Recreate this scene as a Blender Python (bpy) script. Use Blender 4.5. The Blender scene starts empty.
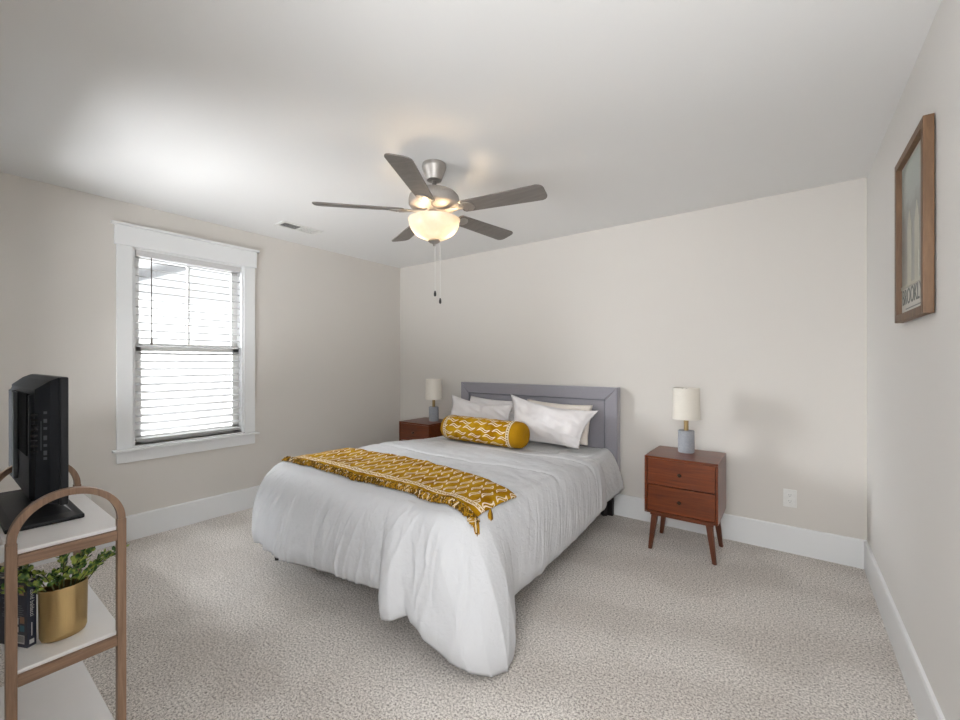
import bpy, bmesh, math, random
import numpy as np
from mathutils import Vector, Matrix, noise
from mathutils.bvhtree import BVHTree
random.seed(7); rng = np.random.default_rng(11)
PI = math.pi
SC = bpy.context.scene; COL = SC.collection

# ------------------------------------------------------------------ camera, world, lights, exposure
cam_d = bpy.data.cameras.new('camera'); cam = bpy.data.objects.new('camera', cam_d); COL.objects.link(cam)
cam_d.sensor_fit = 'HORIZONTAL'; cam_d.sensor_width = 36; cam_d.lens = 416/960*36; cam_d.shift_y = 2/960
cam_d.clip_start = 0.02
cam.location = (0, 0, 1.29); cam.rotation_euler = (PI/2, 0, math.atan2(309, 416))
SC.camera = cam

world = bpy.data.worlds.new('world'); SC.world = world; world.use_nodes = True
wbg = world.node_tree.nodes['Background']; wbg.inputs[0].default_value = (0.93, 0.97, 1.0, 1); wbg.inputs[1].default_value = 0.72

def area(name, loc, rot, sx, sy, power=0, color=(1, 1, 1), portal=False):
    l = bpy.data.lights.new(name, 'AREA'); l.shape = 'RECTANGLE'; l.size = sx; l.size_y = sy; l.color = color
    l.energy = power
    if portal: l.cycles.is_portal = True
    o = bpy.data.objects.new(name, l); COL.objects.link(o); o.location = loc; o.rotation_euler = rot
    return o
area('window_portal', (-3.97, 1.303, 1.40), (0, -PI/2, 0), 1.5, 0.8, 1, portal=True)
area('window_portal', (-2.85, -0.10, 1.40), (PI/2, 0, 0), 1.36, 1.5, 1, portal=True)
# unseen fill lamp added in the entry passage behind the camera to brighten the room
area('passage_fill', (-0.18, -0.28, 1.45), (math.radians(97), 0, 0), 0.95, 1.9, 25, (0.96, 0.98, 1.0))
def aimed(name, loc, target, sx, sy, power, color=(1, 1, 1)):
    d = Vector(target)-Vector(loc); return area(name, loc, d.to_track_quat('-Z', 'Y').to_euler(), sx, sy, power, color)
# bright sky and sunlit ground outside the two windows
aimed('sky_light', (-6.6, -0.7, 2.3), (-3.83, 1.3, 1.3), 2.4, 2.4, 560, (0.95, 0.975, 1.0))
aimed('ground_bounce', (-6.6, 0.6, -1.2), (-3.83, 1.3, 1.5), 4, 3, 400, (0.97, 0.985, 1.0))
aimed('sky_light', (-3.0, -2.6, 4.6), (-2.85, 0.0, 1.5), 4, 3, 900, (0.93, 0.965, 1.0))
aimed('ground_bounce', (-2.2, -6.0, -2.2), (-2.85, 0.0, 1.5), 13, 4.5, 2200, (0.97, 0.985, 1.0))
SC.view_settings.view_transform = 'Standard'; SC.view_settings.look = 'None'
SC.view_settings.exposure = 0.95; SC.view_settings.gamma = 1.0; SC.view_settings.use_curve_mapping = False
try:
    SC.cycles.use_denoising = True; SC.cycles.max_bounces = 12; SC.cycles.diffuse_bounces = 8
    SC.cycles.transparent_max_bounces = 16; SC.cycles.sample_clamp_indirect = 6; SC.cycles.caustics_refractive = False
except Exception: pass

# ------------------------------------------------------------------ node helpers and materials
class NT:
    def __init__(s, name):
        s.m = bpy.data.materials.new(name); s.m.use_nodes = True; s.t = s.m.node_tree; s.t.nodes.clear()
        s.out = s.t.nodes.new('ShaderNodeOutputMaterial')
    def n(s, typ, **kw):
        nd = s.t.nodes.new(typ)
        for k, v in kw.items(): setattr(nd, k, v)
        return nd
    def l(s, a, b): s.t.links.new(a, b)
    def setin(s, sock, v):
        if hasattr(v, 'is_linked') or isinstance(v, bpy.types.NodeSocket): s.l(v, sock)
        else: sock.default_value = v
    def math(s, op, a, b=0.0, c=0.0, clamp=False):
        nd = s.n('ShaderNodeMath', operation=op); nd.use_clamp = clamp
        s.setin(nd.inputs[0], a); s.setin(nd.inputs[1], b); s.setin(nd.inputs[2], c); return nd.outputs[0]
    def coord(s, kind='Object', scale=(1, 1, 1), rot=(0, 0, 0)):
        tc = s.n('ShaderNodeTexCoord'); mp = s.n('ShaderNodeMapping'); s.l(tc.outputs[kind], mp.inputs[0])
        mp.inputs['Scale'].default_value = scale; mp.inputs['Rotation'].default_value = rot; return mp.outputs[0]
    def noise(s, vec, scale, detail=2, rough=.5, dist=0):
        nd = s.n('ShaderNodeTexNoise'); s.l(vec, nd.inputs['Vector']); nd.inputs['Scale'].default_value = scale
        nd.inputs['Detail'].default_value = detail; nd.inputs['Roughness'].default_value = rough
        nd.inputs['Distortion'].default_value = dist; return nd.outputs['Fac']
    def ramp(s, fac, stops, interp='LINEAR'):
        nd = s.n('ShaderNodeValToRGB'); s.l(fac, nd.inputs[0]); e = nd.color_ramp.elements; nd.color_ramp.interpolation = interp
        e[0].position = stops[0][0]; e[0].color = (*stops[0][1], 1); e[1].position = stops[-1][0]; e[1].color = (*stops[-1][1], 1)
        for p, c in stops[1:-1]:
            q = e.new(p); q.color = (*c, 1)
        return nd.outputs[0]
    def mix(s, fac, a, b, mode='MIX'):
        nd = s.n('ShaderNodeMix', data_type='RGBA', blend_type=mode)
        s.setin(nd.inputs[0], fac); s.setin(nd.inputs[6], a if not isinstance(a, tuple) else (*a, 1)); s.setin(nd.inputs[7], b if not isinstance(b, tuple) else (*b, 1))
        return nd.outputs[2]
    def bump(s, h, strength=.3, dist=.002, normal=None):
        nd = s.n('ShaderNodeBump'); s.l(h, nd.inputs['Height']); nd.inputs['Strength'].default_value = strength; nd.inputs['Distance'].default_value = dist
        if normal is not None: s.l(normal, nd.inputs['Normal'])
        return nd.outputs[0]
    def bsdf(s, color, rough=.6, metal=0, normal=None, spec=.5, sheen=0, emis=None, es=0):
        b = s.n('ShaderNodeBsdfPrincipled'); s.setin(b.inputs['Base Color'], (*color, 1) if isinstance(color, tuple) else color)
        s.setin(b.inputs['Roughness'], rough); b.inputs['Metallic'].default_value = metal
        b.inputs['Specular IOR Level'].default_value = spec; b.inputs['Sheen Weight'].default_value = sheen
        if normal is not None: s.l(normal, b.inputs['Normal'])
        if emis: b.inputs['Emission Color'].default_value = (*emis, 1); b.inputs['Emission Strength'].default_value = es
        s.l(b.outputs[0], s.out.inputs[0]); return b

def m_paint(name, col, rough=.7, bs=.08, scale=180):
    t = NT(name); v = t.coord(); n = t.noise(v, scale, 2); big = t.noise(v, 1.3, 2)
    c = t.mix(t.math('MULTIPLY', big, .12), col, tuple(x*.9 for x in col))
    t.bsdf(c, rough, normal=t.bump(n, bs, .001), spec=.25); return t.m
def m_plain(name, col, rough=.5, metal=0, spec=.5, nscale=60, var=.1):
    t = NT(name); v = t.coord(); n = t.noise(v, nscale, 3)
    t.bsdf(t.mix(n, tuple(x*(1-var) for x in col), tuple(min(1, x*(1+var)) for x in col)), rough, metal, spec=spec); return t.m
def m_brushed(name, col, rough=.3, scale=(4, 4, 300), aniso=False):
    t = NT(name); v = t.coord(scale=scale); n = t.noise(v, 6, 3)
    t.bsdf(t.mix(n, tuple(x*.8 for x in col), col), t.math('MULTIPLY_ADD', n, .15, rough-.05), 1.0, normal=t.bump(n, .06, .001)); return t.m
def m_wood(name, dark, light, scale=(3, 40, 40), rough=.35, ns=1.0):
    t = NT(name); v = t.coord(scale=scale); n = t.noise(v, 1.2*ns, 4, .6, 1.2); f = t.noise(v, 9*ns, 3, .6)
    fac = t.math('ADD', t.math('MULTIPLY', n, .75), t.math('MULTIPLY', f, .25))
    c = t.ramp(fac, [(.3, dark), (.7, light)])
    t.bsdf(c, rough, normal=t.bump(f, .08, .001), spec=.5); return t.m
def m_fabric(name, col, scale=400, var=.12, rough=.9, bs=.25, sheen=.1, wr=0, mottle=None):
    t = NT(name); v = t.coord(); n = t.noise(v, scale, 2); big = t.noise(v, 5, 3)
    c = t.mix(n, tuple(x*(1-var) for x in col), tuple(min(1, x*(1+var)) for x in col))
    if mottle: c = t.mix(t.math('MULTIPLY', t.noise(v, mottle, 4, .7), .5), c, tuple(x*.8 for x in col))
    nm = t.bump(n, bs, .001)
    if wr: nm = t.bump(t.noise(v, 28, 4, .6, .8), wr, .006, nm)
    t.bsdf(c, rough, normal=nm, spec=.15, sheen=sheen); return t.m

M = {}
M['wall'] = m_paint('greige_wall_paint', (.64, .612, .575))
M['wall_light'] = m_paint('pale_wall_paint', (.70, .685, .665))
M['ceiling'] = m_paint('ceiling_paint', (.74, .74, .735), .9)
M['trim'] = m_paint('white_trim_paint', (.76, .77, .775), .4, .03)
M['plastic_white'] = m_plain('white_plastic', (.72, .72, .70), .35)
M['slat'] = m_plain('blind_backlit_grey', (.60, .60, .60), .45)  # white slats, colour greyed to carry their backlit shade
M['nickel'] = m_brushed('brushed_nickel', (.50, .475, .45), .45)
M['motor'] = m_plain('satin_motor_metal', (.42, .39, .36), .6, .55)
M['pewter'] = m_brushed('dark_pewter', (.25, .23, .21), .35)
M['brass'] = m_brushed('brushed_brass', (.58, .42, .20), .3, (300, 300, 2))
M['antique'] = m_plain('aged_brass', (.35, .25, .12), .4, .8)
M['blade'] = m_wood('grey_brown_blade', (.15, .135, .125), (.21, .19, .175), (2, 30, 30), .45)
M['walnut'] = m_wood('walnut_red', (.055, .011, .003), (.20, .045, .010), (2.5, 22, 45), .28)
M['walnut_dark'] = m_wood('walnut_leg', (.07, .022, .01), (.15, .045, .02), (30, 30, 2.5), .3)
M['oak'] = m_wood('cart_ash_wood', (.17, .095, .055), (.33, .205, .13), (40, 40, 2.5), .45)
M['oak_y'] = m_wood('cart_ash_rail', (.17, .095, .055), (.33, .205, .13), (40, 2.5, 40), .45)
M['frame_wood'] = m_wood('brown_frame_wood', (.09, .042, .016), (.18, .095, .042), (30, 30, 3), .5)
M['cartwhite'] = m_plain('white_shelf_laminate', (.84, .83, .83), .35, nscale=8, var=.04)
M['black'] = m_plain('black_plastic', (.012, .013, .016), .45, 0, .3)
M['black_soft'] = m_plain('charcoal_plastic', (.012, .014, .018), .62, 0, .2)
M['recess'] = m_plain('matt_black_recess', (.006, .006, .008), .9, 0, .05)
M['knob'] = m_plain('dark_bronze_knob', (.05, .035, .025), .4, .6)
M['black_gloss'] = m_plain('black_gloss_plastic', (.01, .01, .013), .12)
M['grey_plastic'] = m_plain('grey_port_plastic', (.07, .08, .09), .5)
M['dark_leg'] = m_plain('dark_bed_leg', (.015, .012, .012), .4)
M['velvet'] = m_fabric('grey_upholstery', (.285, .275, .305), 260, .12, .85, .3, .5, 0, 9)
M['piping'] = m_fabric('grey_piping', (.15, .15, .18), 260, .1)
M['duvet'] = m_fabric('white_duvet', (.55, .555, .57), 500, .02, .9, .1, .0, .5)
M['coverlet'] = m_fabric('white_crinkle_coverlet', (.62, .63, .64), 90, .10, .9, 1.0, .0, .9)
M['sham'] = m_fabric('white_sham', (.70, .675, .675), 500, .02, .9, .1, .1, .25)
M['sham_cream'] = m_fabric('cream_sham', (.74, .68, .62), 500, .02, .9, .1, .1, .25)
M['shade'] = m_fabric('linen_shade', (.70, .66, .59), 300, .1, .9, .5, .1)
M['concrete'] = m_plain('grey_concrete', (.30, .315, .345), .75, nscale=90, var=.18)
M['pages'] = m_plain('book_pages', (.62, .56, .45), .8, nscale=300, var=.2)
M['bookblack'] = m_plain('dark_book_cover', (.02, .022, .032), .35)
M['booknavy'] = m_plain('navy_book_spine', (.022, .028, .05), .35)
M['print_white'] = m_plain('white_print', (.62, .62, .62), .6)
M['print_grey'] = m_plain('grey_print', (.20, .21, .23), .6)
M['print_skin'] = m_plain('brown_print', (.32, .19, .13), .6)
M['print_teal'] = m_plain('teal_print', (.06, .17, .22), .6)
M['stem'] = m_plain('plant_stem', (.09, .10, .03), .6)
M['soil'] = m_plain('dark_soil', (.02, .014, .01), .95)
M['ext_wall'] = m_plain('neighbour_siding', (.85, .85, .84), .8)
M['ext_roof'] = m_plain('neighbour_roof', (.68, .68, .69), .9)
M['duct_dark'] = m_plain('duct_shade', (.06, .06, .06), .8)

def m_carpet():
    t = NT('grey_beige_carpet'); v = t.coord()
    a = t.noise(v, 112, 3, .85); b = t.noise(v, 300, 2, .7); big = t.noise(v, 2.6, 3, .6, .6)
    w = t.n('ShaderNodeTexWave', wave_type='BANDS'); t.l(t.coord(rot=(0, 0, 1.35)), w.inputs[0]); w.inputs['Scale'].default_value = .55
    w.inputs['Distortion'].default_value = 5; w.inputs['Detail'].default_value = 2; w.inputs['Detail Scale'].default_value = 1.2
    s = t.math('ADD', t.math('MULTIPLY', a, .7), t.math('MULTIPLY', b, .3))
    c = t.ramp(s, [(.37, (.05, .042, .036)), (.43, (.38, .342, .308)), (.49, (.68, .63, .585)), (.57, (.97, .925, .875))])
    trk = t.ramp(t.math('ADD', t.math('MULTIPLY', big, .75), t.math('MULTIPLY', w.outputs['Fac'], .25)), [(.40, (.88, .87, .86)), (.58, (1, 1, 1))])
    c = t.mix(1.0, c, trk, 'MULTIPLY')
    t.bsdf(c, .95, normal=t.bump(s, .9, .012), spec=.05, sheen=.15); return t.m
M['carpet'] = m_carpet()

def m_leaf():
    t = NT('plant_leaf'); v = t.coord(); n = t.noise(v, 55, 1)
    t.bsdf(t.ramp(n, [(.34, (.015, .05, .012)), (.48, (.09, .19, .05)), (.62, (.42, .50, .10))]), .45, spec=.4); return t.m
M['leaf'] = m_leaf()

def m_glass():
    t = NT('window_glass'); tr = t.n('ShaderNodeBsdfTransparent'); g = t.n('ShaderNodeBsdfGlossy'); g.inputs['Roughness'].default_value = .02
    f = t.n('ShaderNodeFresnel'); f.inputs[0].default_value = 1.45; mx = t.n('ShaderNodeMixShader')
    t.l(f.outputs[0], mx.inputs[0]); t.l(tr.outputs[0], mx.inputs[1]); t.l(g.outputs[0], mx.inputs[2]); t.l(mx.outputs[0], t.out.inputs[0]); return t.m
M['glass'] = m_glass()
def m_frost():
    t = NT('frosted_bowl_glass'); v = t.coord(); n = t.noise(v, 14, 4, .6)
    col = t.ramp(n, [(.35, (.93, .86, .76)), (.65, (1, .96, .90))])
    tl = t.n('ShaderNodeBsdfTranslucent'); t.l(col, tl.inputs[0]); d = t.n('ShaderNodeBsdfDiffuse'); t.l(col, d.inputs[0])
    g = t.n('ShaderNodeBsdfGlossy'); g.inputs['Roughness'].default_value = .25
    m1 = t.n('ShaderNodeMixShader'); m1.inputs[0].default_value = .35; t.l(tl.outputs[0], m1.inputs[1]); t.l(d.outputs[0], m1.inputs[2])
    m2 = t.n('ShaderNodeMixShader'); m2.inputs[0].default_value = .06; t.l(m1.outputs[0], m2.inputs[1]); t.l(g.outputs[0], m2.inputs[2])
    t.l(m2.outputs[0], t.out.inputs[0]); return t.m
M['frost'] = m_frost()
def m_emit(name, col, st):
    t = NT(name); e = t.n('ShaderNodeEmission'); e.inputs[0].default_value = (*col, 1); e.inputs[1].default_value = st
    t.l(e.outputs[0], t.out.inputs[0]); return t.m
M['bulb'] = m_emit('lit_bulb', (1, .78, .52), 14)

def m_mustard(name, lenu, lenv, b0, b1, swap=False):
    """mustard woven cloth, white squiggle pairs, a bordered stripe between b0 and b1 of V (metres of cloth in UV)"""
    t = NT(name); tc = t.n('ShaderNodeTexCoord'); sp = t.n('ShaderNodeSeparateXYZ'); t.l(tc.outputs['UV'], sp.inputs[0])
    U, V = sp.outputs[0], sp.outputs[1]
    PU, PV = (V, U) if swap else (U, V)
    v = t.math('DIVIDE', PV, lenv); row = t.math('FLOOR', v)
    u = t.math('ADD', t.math('DIVIDE', PU, lenu), t.math('MULTIPLY', t.math('FRACT', t.math('MULTIPLY', t.math('ABSOLUTE', row), .618)), 1.0))
    cell = t.math('FLOOR', u)
    jit = t.math('FRACT', t.math('MULTIPLY', t.math('SINE', t.math('ADD', t.math('MULTIPLY', cell, 12.9), t.math('MULTIPLY', row, 78.2))), 43.7))
    fu = t.math('SUBTRACT', t.math('FRACT', u), .5)
    fv = t.math('SUBTRACT', t.math('FRACT', v), t.math('MULTIPLY_ADD', jit, .30, .35))
    s = t.math('MULTIPLY', t.math('SINE', t.math('MULTIPLY', fu, 8.6)), .17)
    h = t.math('MULTIPLY', t.math('COSINE', t.math('MULTIPLY', fu, 3.9)), .17)
    dd = t.math('ABSOLUTE', t.math('SUBTRACT', t.math('ABSOLUTE', t.math('SUBTRACT', fv, s)), h))
    line = t.math('LESS_THAN', dd, .06); inside = t.math('LESS_THAN', t.math('ABSOLUTE', fu), .43)
    pat = t.math('MULTIPLY', line, inside)
    inb = t.math('MULTIPLY', t.math('GREATER_THAN', V, b0-.012), t.math('LESS_THAN', V, b1+.5)) if b1 else 0
    body = t.math('GREATER_THAN', V, b1+.01)
    pat = t.math('MULTIPLY', pat, body)
    mid, half = (b0+b1)/2, (b1-b0)/2
    q = t.math('ABSOLUTE', t.math('SUBTRACT', V, mid))
    edge = t.math('LESS_THAN', t.math('ABSOLUTE', t.math('SUBTRACT', q, half)), half*.28)
    dm = t.math('ADD', t.math('MULTIPLY', t.math('ABSOLUTE', t.math('SUBTRACT', t.math('FRACT', t.math('DIVIDE', U, half*2.2)), .5)), 2), t.math('DIVIDE', q, half))
    dia = t.math('MULTIPLY', t.math('LESS_THAN', t.math('ABSOLUTE', t.math('SUBTRACT', dm, .75)), .22), t.math('LESS_THAN', q, half))
    pat = t.math('MAXIMUM', pat, t.math('MAXIMUM', edge, dia))
    vec = t.coord(); n = t.noise(vec, 300, 2); big = t.noise(vec, 12, 3)
    base = t.mix(t.ramp(big, [(.35, (0, 0, 0)), (.65, (1, 1, 1))]), (.29, .13, .002), (.54, .31, .012)); base = t.mix(t.math('MULTIPLY', n, .5), base, (.20, .085, .002))
    c = t.mix(pat, base, (.80, .68, .52))
    hgt = t.math('ADD', t.math('MULTIPLY', n, .4), pat)
    t.bsdf(c, .9, normal=t.bump(hgt, .5, .003), spec=.05); return t.m
M['throw'] = m_mustard('mustard_throw_cloth', .165, .056, .058, .09, True)
M['bolster'] = m_mustard('mustard_bolster_cloth', .15, .052, -5, -4.9)
M['mustard'] = m_fabric('mustard_plain_cloth', (.38, .19, .004), 300, .25, .9, .5, 0)
M['fringe1'] = m_fabric('mustard_yarn', (.36, .19, .012), 500, .5, .9, .3, 0)
M['fringe2'] = m_fabric('brown_yarn', (.11, .055, .006), 500, .3, .9, .3, 0)
M['fringe3'] = m_fabric('cream_yarn', (.62, .50, .33), 500, .2, .9, .3, .2)

# ------------------------------------------------------------------ mesh helpers
def link(name, me, mats, parent=None):
    o = bpy.data.objects.new(name, me); COL.objects.link(o)
    for m in (mats if isinstance(mats, (list, tuple)) else [mats]): me.materials.append(M[m])
    if parent: o.parent = parent
    return o
def obj(name, bm, mats, parent=None, smooth=False, auto=None):
    bmesh.ops.recalc_face_normals(bm, faces=bm.faces[:])
    me = bpy.data.meshes.new(name); bm.to_mesh(me); bm.free()
    if smooth or auto:
        for p in me.polygons: p.use_smooth = True
    o = link(name, me, mats, parent)
    if auto:
        try: me.set_sharp_from_angle(angle=math.radians(auto))
        except Exception: pass
        wn = o.modifiers.new('face_normals', 'WEIGHTED_NORMAL'); wn.keep_sharp = True
    return o
def tag(o, label, cat, group=None):
    o['label'] = label; o['category'] = cat
    if group: o['group'] = group
    return o
def thing(name, label, cat, loc=(0, 0, 0), rotz=0, group=None):
    o = bpy.data.objects.new(name, None); COL.objects.link(o); o.location = loc; o.rotation_euler = (0, 0, rotz); o.empty_display_size = .1
    return tag(o, label, cat, group)
def struct(o): o['kind'] = 'structure'; return o
def dup(root, loc, rotz, label, group=None):
    def cp(o, par):
        c = o.copy(); COL.objects.link(c); c.parent = par
        for ch in [k for k in kids[o.name]]: cp(ch, c)
        return c
    kids = {}
    def walk(o):
        kids[o.name] = [k for k in bpy.data.objects if k.parent == o]
        for k in kids[o.name]: walk(k)
    walk(root)
    r = cp(root, None); r.location = loc; r.rotation_euler = (0, 0, rotz); r['label'] = label
    return r
def bx(bm, x0, x1, y0, y1, z0, z1, bev=0, mi=0, mat=None):
    v = [bm.verts.new((x, y, z)) for x in (x0, x1) for y in (y0, y1) for z in (z0, z1)]
    fs = [bm.faces.new([v[i] for i in q]) for q in ((0, 1, 3, 2), (4, 6, 7, 5), (0, 4, 5, 1), (2, 3, 7, 6), (0, 2, 6, 4), (1, 5, 7, 3))]
    for f in fs: f.material_index = mi
    if mat is not None: bmesh.ops.transform(bm, matrix=mat, verts=v)
    if bev:
        es = list({e for f in fs for e in f.edges})
        r = bmesh.ops.bevel(bm, geom=es, offset=bev, segments=2, profile=.5, affect='EDGES')
        for f in r['faces']: f.material_index = mi
    return v
def box(name, x0, x1, y0, y1, z0, z1, mat, parent=None, bev=0):
    bm = bmesh.new(); bx(bm, x0, x1, y0, y1, z0, z1, bev); return obj(name, bm, mat, parent, auto=35 if bev else None)
def lathe(bm, prof, seg=40, c=(0, 0), z0=0, mi=0, sx=1, sy=1, cap=True):
    rings = []
    for r, z in prof:
        if r < 1e-6: rings.append([bm.verts.new((c[0], c[1], z0+z))])
        else: rings.append([bm.verts.new((c[0]+r*sx*math.cos(2*PI*k/seg), c[1]+r*sy*math.sin(2*PI*k/seg), z0+z)) for k in range(seg)])
    for a, b in zip(rings, rings[1:]):
        for k in range(seg):
            k2 = (k+1) % seg
            if len(a) == 1 and len(b) == 1: continue
            if len(a) == 1: f = bm.faces.new((a[0], b[k], b[k2]))
            elif len(b) == 1: f = bm.faces.new((a[k], b[0], a[k2]))
            else: f = bm.faces.new((a[k], b[k], b[k2], a[k2]))
            f.material_index = mi
    if cap:
        for r in (rings[0], rings[-1]):
            if len(r) > 1: bm.faces.new(r).material_index = mi
    return rings
def tube(bm, pts, rad, seg=8, mi=0, caps=True):
    pts = [Vector(p) for p in pts]; rings = []
    rads = rad if isinstance(rad, (list, tuple)) else [rad]*len(pts)
    up = Vector((0, 0, 1))
    for i, p in enumerate(pts):
        d = (pts[min(i+1, len(pts)-1)]-pts[max(i-1, 0)]).normalized()
        a = d.cross(up if abs(d.z) < .95 else Vector((1, 0, 0))).normalized(); b = d.cross(a)
        rings.append([bm.verts.new(p+(a*math.cos(2*PI*k/seg)+b*math.sin(2*PI*k/seg))*rads[i]) for k in range(seg)])
    for a, b in zip(rings, rings[1:]):
        for k in range(seg): bm.faces.new((a[k], b[k], b[(k+1) % seg], a[(k+1) % seg])).material_index = mi
    if caps:
        bm.faces.new(rings[0]).material_index = mi; bm.faces.new(rings[-1]).material_index = mi
def prism(bm, poly, z0, z1, mi=0, bev=0, mat=None):
    a = [bm.verts.new((x, y, z0)) for x, y in poly]; b = [bm.verts.new((x, y, z1)) for x, y in poly]; n = len(poly)
    fs = [bm.faces.new(a), bm.faces.new(b)]+[bm.faces.new((a[i], a[(i+1) % n], b[(i+1) % n], b[i])) for i in range(n)]
    for f in fs: f.material_index = mi
    if mat is not None: bmesh.ops.transform(bm, matrix=mat, verts=a+b)
    if bev: bmesh.ops.bevel(bm, geom=list({e for f in fs[:2] for e in f.edges}), offset=bev, segments=2, profile=.5, affect='EDGES')
def text_mesh(name, s, size, mat, mtx, parent, depth=.0006, spacing=1.0):
    cu = bpy.data.curves.new('lettering', 'FONT'); cu.body = s; cu.size = size; cu.extrude = depth; cu.align_x = 'CENTER'; cu.align_y = 'CENTER'; cu.space_character = spacing
    o = bpy.data.objects.new('lettering', cu); COL.objects.link(o)
    dg = bpy.context.evaluated_depsgraph_get(); me = bpy.data.meshes.new_from_object(o.evaluated_get(dg)); bpy.data.objects.remove(o)
    me.transform(mtx); me.materials.clear(); return link(name, me, mat, parent)

# ------------------------------------------------------------------ the room
LX, RX, BY, FY, H = -3.83, .39, 3.517, .035, 2.44
T = .13
W1 = (.924, 1.683, .68, 2.125)          # window in the left wall: y0 y1 z0 z1
W2 = (-3.5, -2.2, .68, 2.125)         # double window in the front wall: x0 x1 z0 z1
bm = bmesh.new(); bx(bm, LX-T, RX+T, -1.5, BY+T, -.12, 0); struct(obj('floor', bm, 'carpet'))
bm = bmesh.new(); bx(bm, LX-T, RX+T, -1.5, BY+T, H, H+.12); struct(obj('ceiling', bm, 'ceiling'))
bm = bmesh.new(); bx(bm, LX-T, RX+T, BY, BY+T, 0, H); struct(obj('wall_back', bm, 'wall'))
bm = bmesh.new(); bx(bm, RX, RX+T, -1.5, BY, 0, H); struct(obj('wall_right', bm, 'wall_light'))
bm = bmesh.new()
bx(bm, LX-T, LX, FY-T, W1[0], 0, H); bx(bm, LX-T, LX, W1[1], BY, 0, H); bx(bm, LX-T, LX, W1[0], W1[1], 0, W1[2]); bx(bm, LX-T, LX, W1[0], W1[1], W1[3], H)
struct(obj('wall_left', bm, 'wall'))
bm = bmesh.new()
bx(bm, LX, W2[0], FY-T, FY, 0, H); bx(bm, W2[1], -.75, FY-T, FY, 0, H); bx(bm, W2[0], W2[1], FY-T, FY, 0, W2[2]); bx(bm, W2[0], W2[1], FY-T, FY, W2[3], H)
struct(obj('wall_front', bm, 'wall'))
bm = bmesh.new(); bx(bm, -.75-T, -.75, -1.5, FY-T, 0, H); struct(obj('wall_passage', bm, 'wall'))
bm = bmesh.new(); bx(bm, -.75, RX, -1.5, -1.4, 0, H); struct(obj('wall_entry', bm, 'wall'))

def baseboard(name, p0, p1, n):
    """p0->p1 along the wall, n = unit vector into the room"""
    bm = bmesh.new(); prof = [(0, 0), (.015, 0), (.015, .172), (.011, .18), (0, .18)]
    a = [bm.verts.new((p0[0]+n[0]*d, p0[1]+n[1]*d, z)) for d, z in prof]; b = [bm.verts.new((p1[0]+n[0]*d, p1[1]+n[1]*d, z)) for d, z in prof]
    k = len(prof); bm.faces.new(a); bm.faces.new(b)
    for i in range(k): bm.faces.new((a[i], a[(i+1) % k], b[(i+1) % k], b[i]))
    struct(obj(name, bm, 'trim'))
baseboard('baseboard_back', (LX, BY), (RX, BY), (0, -1))
baseboard('baseboard_left', (LX, FY), (LX, BY-.015), (1, 0))
baseboard('baseboard_right', (RX, -1.4), (RX, BY-.015), (-1, 0))
baseboard('baseboard_front', (LX+.015, FY), (-.75, FY), (0, 1))

# --- windows. Local frame: u along the wall, w up, d into the room; mapped to world by a matrix
def window(name, mtx, u0, u1, z0, z1, halves=1):
    root = bpy.data.objects.new(name, None); COL.objects.link(root); struct(root)
    def part(nm, boxes, mat='trim', bev=.002):
        bm = bmesh.new()
        for b in boxes: bx(bm, *b)
        if bev: bmesh.ops.bevel(bm, geom=bm.edges[:], offset=bev, segments=1, affect='EDGES')
        bmesh.ops.transform(bm, matrix=mtx, verts=bm.verts[:]); return obj(nm, bm, mat, root)
    cw = .095
    part('side_casing', [(u0-cw, u0-.004, 0, .018, z0-.012, z1)]); part('side_casing', [(u1+.004, u1+cw, 0, .018, z0-.012, z1)])
    part('head_casing', [(u0-cw-.012, u1+cw+.012, 0, .024, z1, z1+.14)])
    part('head_cap', [(u0-cw-.03, u1+cw+.03, 0, .042, z1+.14, z1+.158)])
    part('window_sill', [(u0-cw-.025, u1+cw+.025, 0, .05, z0-.03, z0-.012), (u0, u1, -T, .001, z0-.03, z0)])
    part('apron', [(u0-cw, u1+cw, 0, .018, z0-.113, z0-.03)])
    part('jamb', [(u0-.004, u0+.012, -T, .005, z0, z1), (u1-.012, u1+.004, -T, .005, z0, z1), (u0, u1, -T, .005, z1-.012, z1+.002)])
    step = (u1-u0)/halves
    for k in range(halves):
        a, b = u0+k*step+.012, u0+(k+1)*step-.012; zm = (z0+z1)/2
        m = (a+b)/2
        s1 = part('upper_sash', [(a, a+.045, -.115, -.085, zm-.02, z1-.012), (b-.045, b, -.115, -.085, zm-.02, z1-.012), (a, b, -.115, -.085, z1-.06, z1-.012), (a, b, -.115, -.085, zm-.025, zm+.03), (m-.009, m+.009, -.112, -.088, zm, z1-.05)], 'plastic_white')
        s2 = part('lower_sash', [(a, a+.05, -.085, -.055, z0, zm+.02), (b-.05, b, -.085, -.055, z0, zm+.02), (a, b, -.085, -.055, z0, z0+.06), (a, b, -.085, -.055, zm-.03, zm+.025)], 'plastic_white')
        g = part('pane', [(a+.045, b-.045, -.102, -.099, zm+.03, z1-.06)], 'glass', 0)
        g = part('pane', [(a+.05, b-.05, -.072, -.069, z0+.06, zm-.03)], 'glass', 0)
    return root
mL = Matrix(((0, 1, 0, LX), (1, 0, 0, 0), (0, 0, 1, 0), (0, 0, 0, 1)))
mF = Matrix(((1, 0, 0, 0), (0, 1, 0, FY), (0, 0, 1, 0), (0, 0, 0, 1)))
window('window_1', mL, *W1)
window('window_2', mF, *W2, halves=2)

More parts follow.
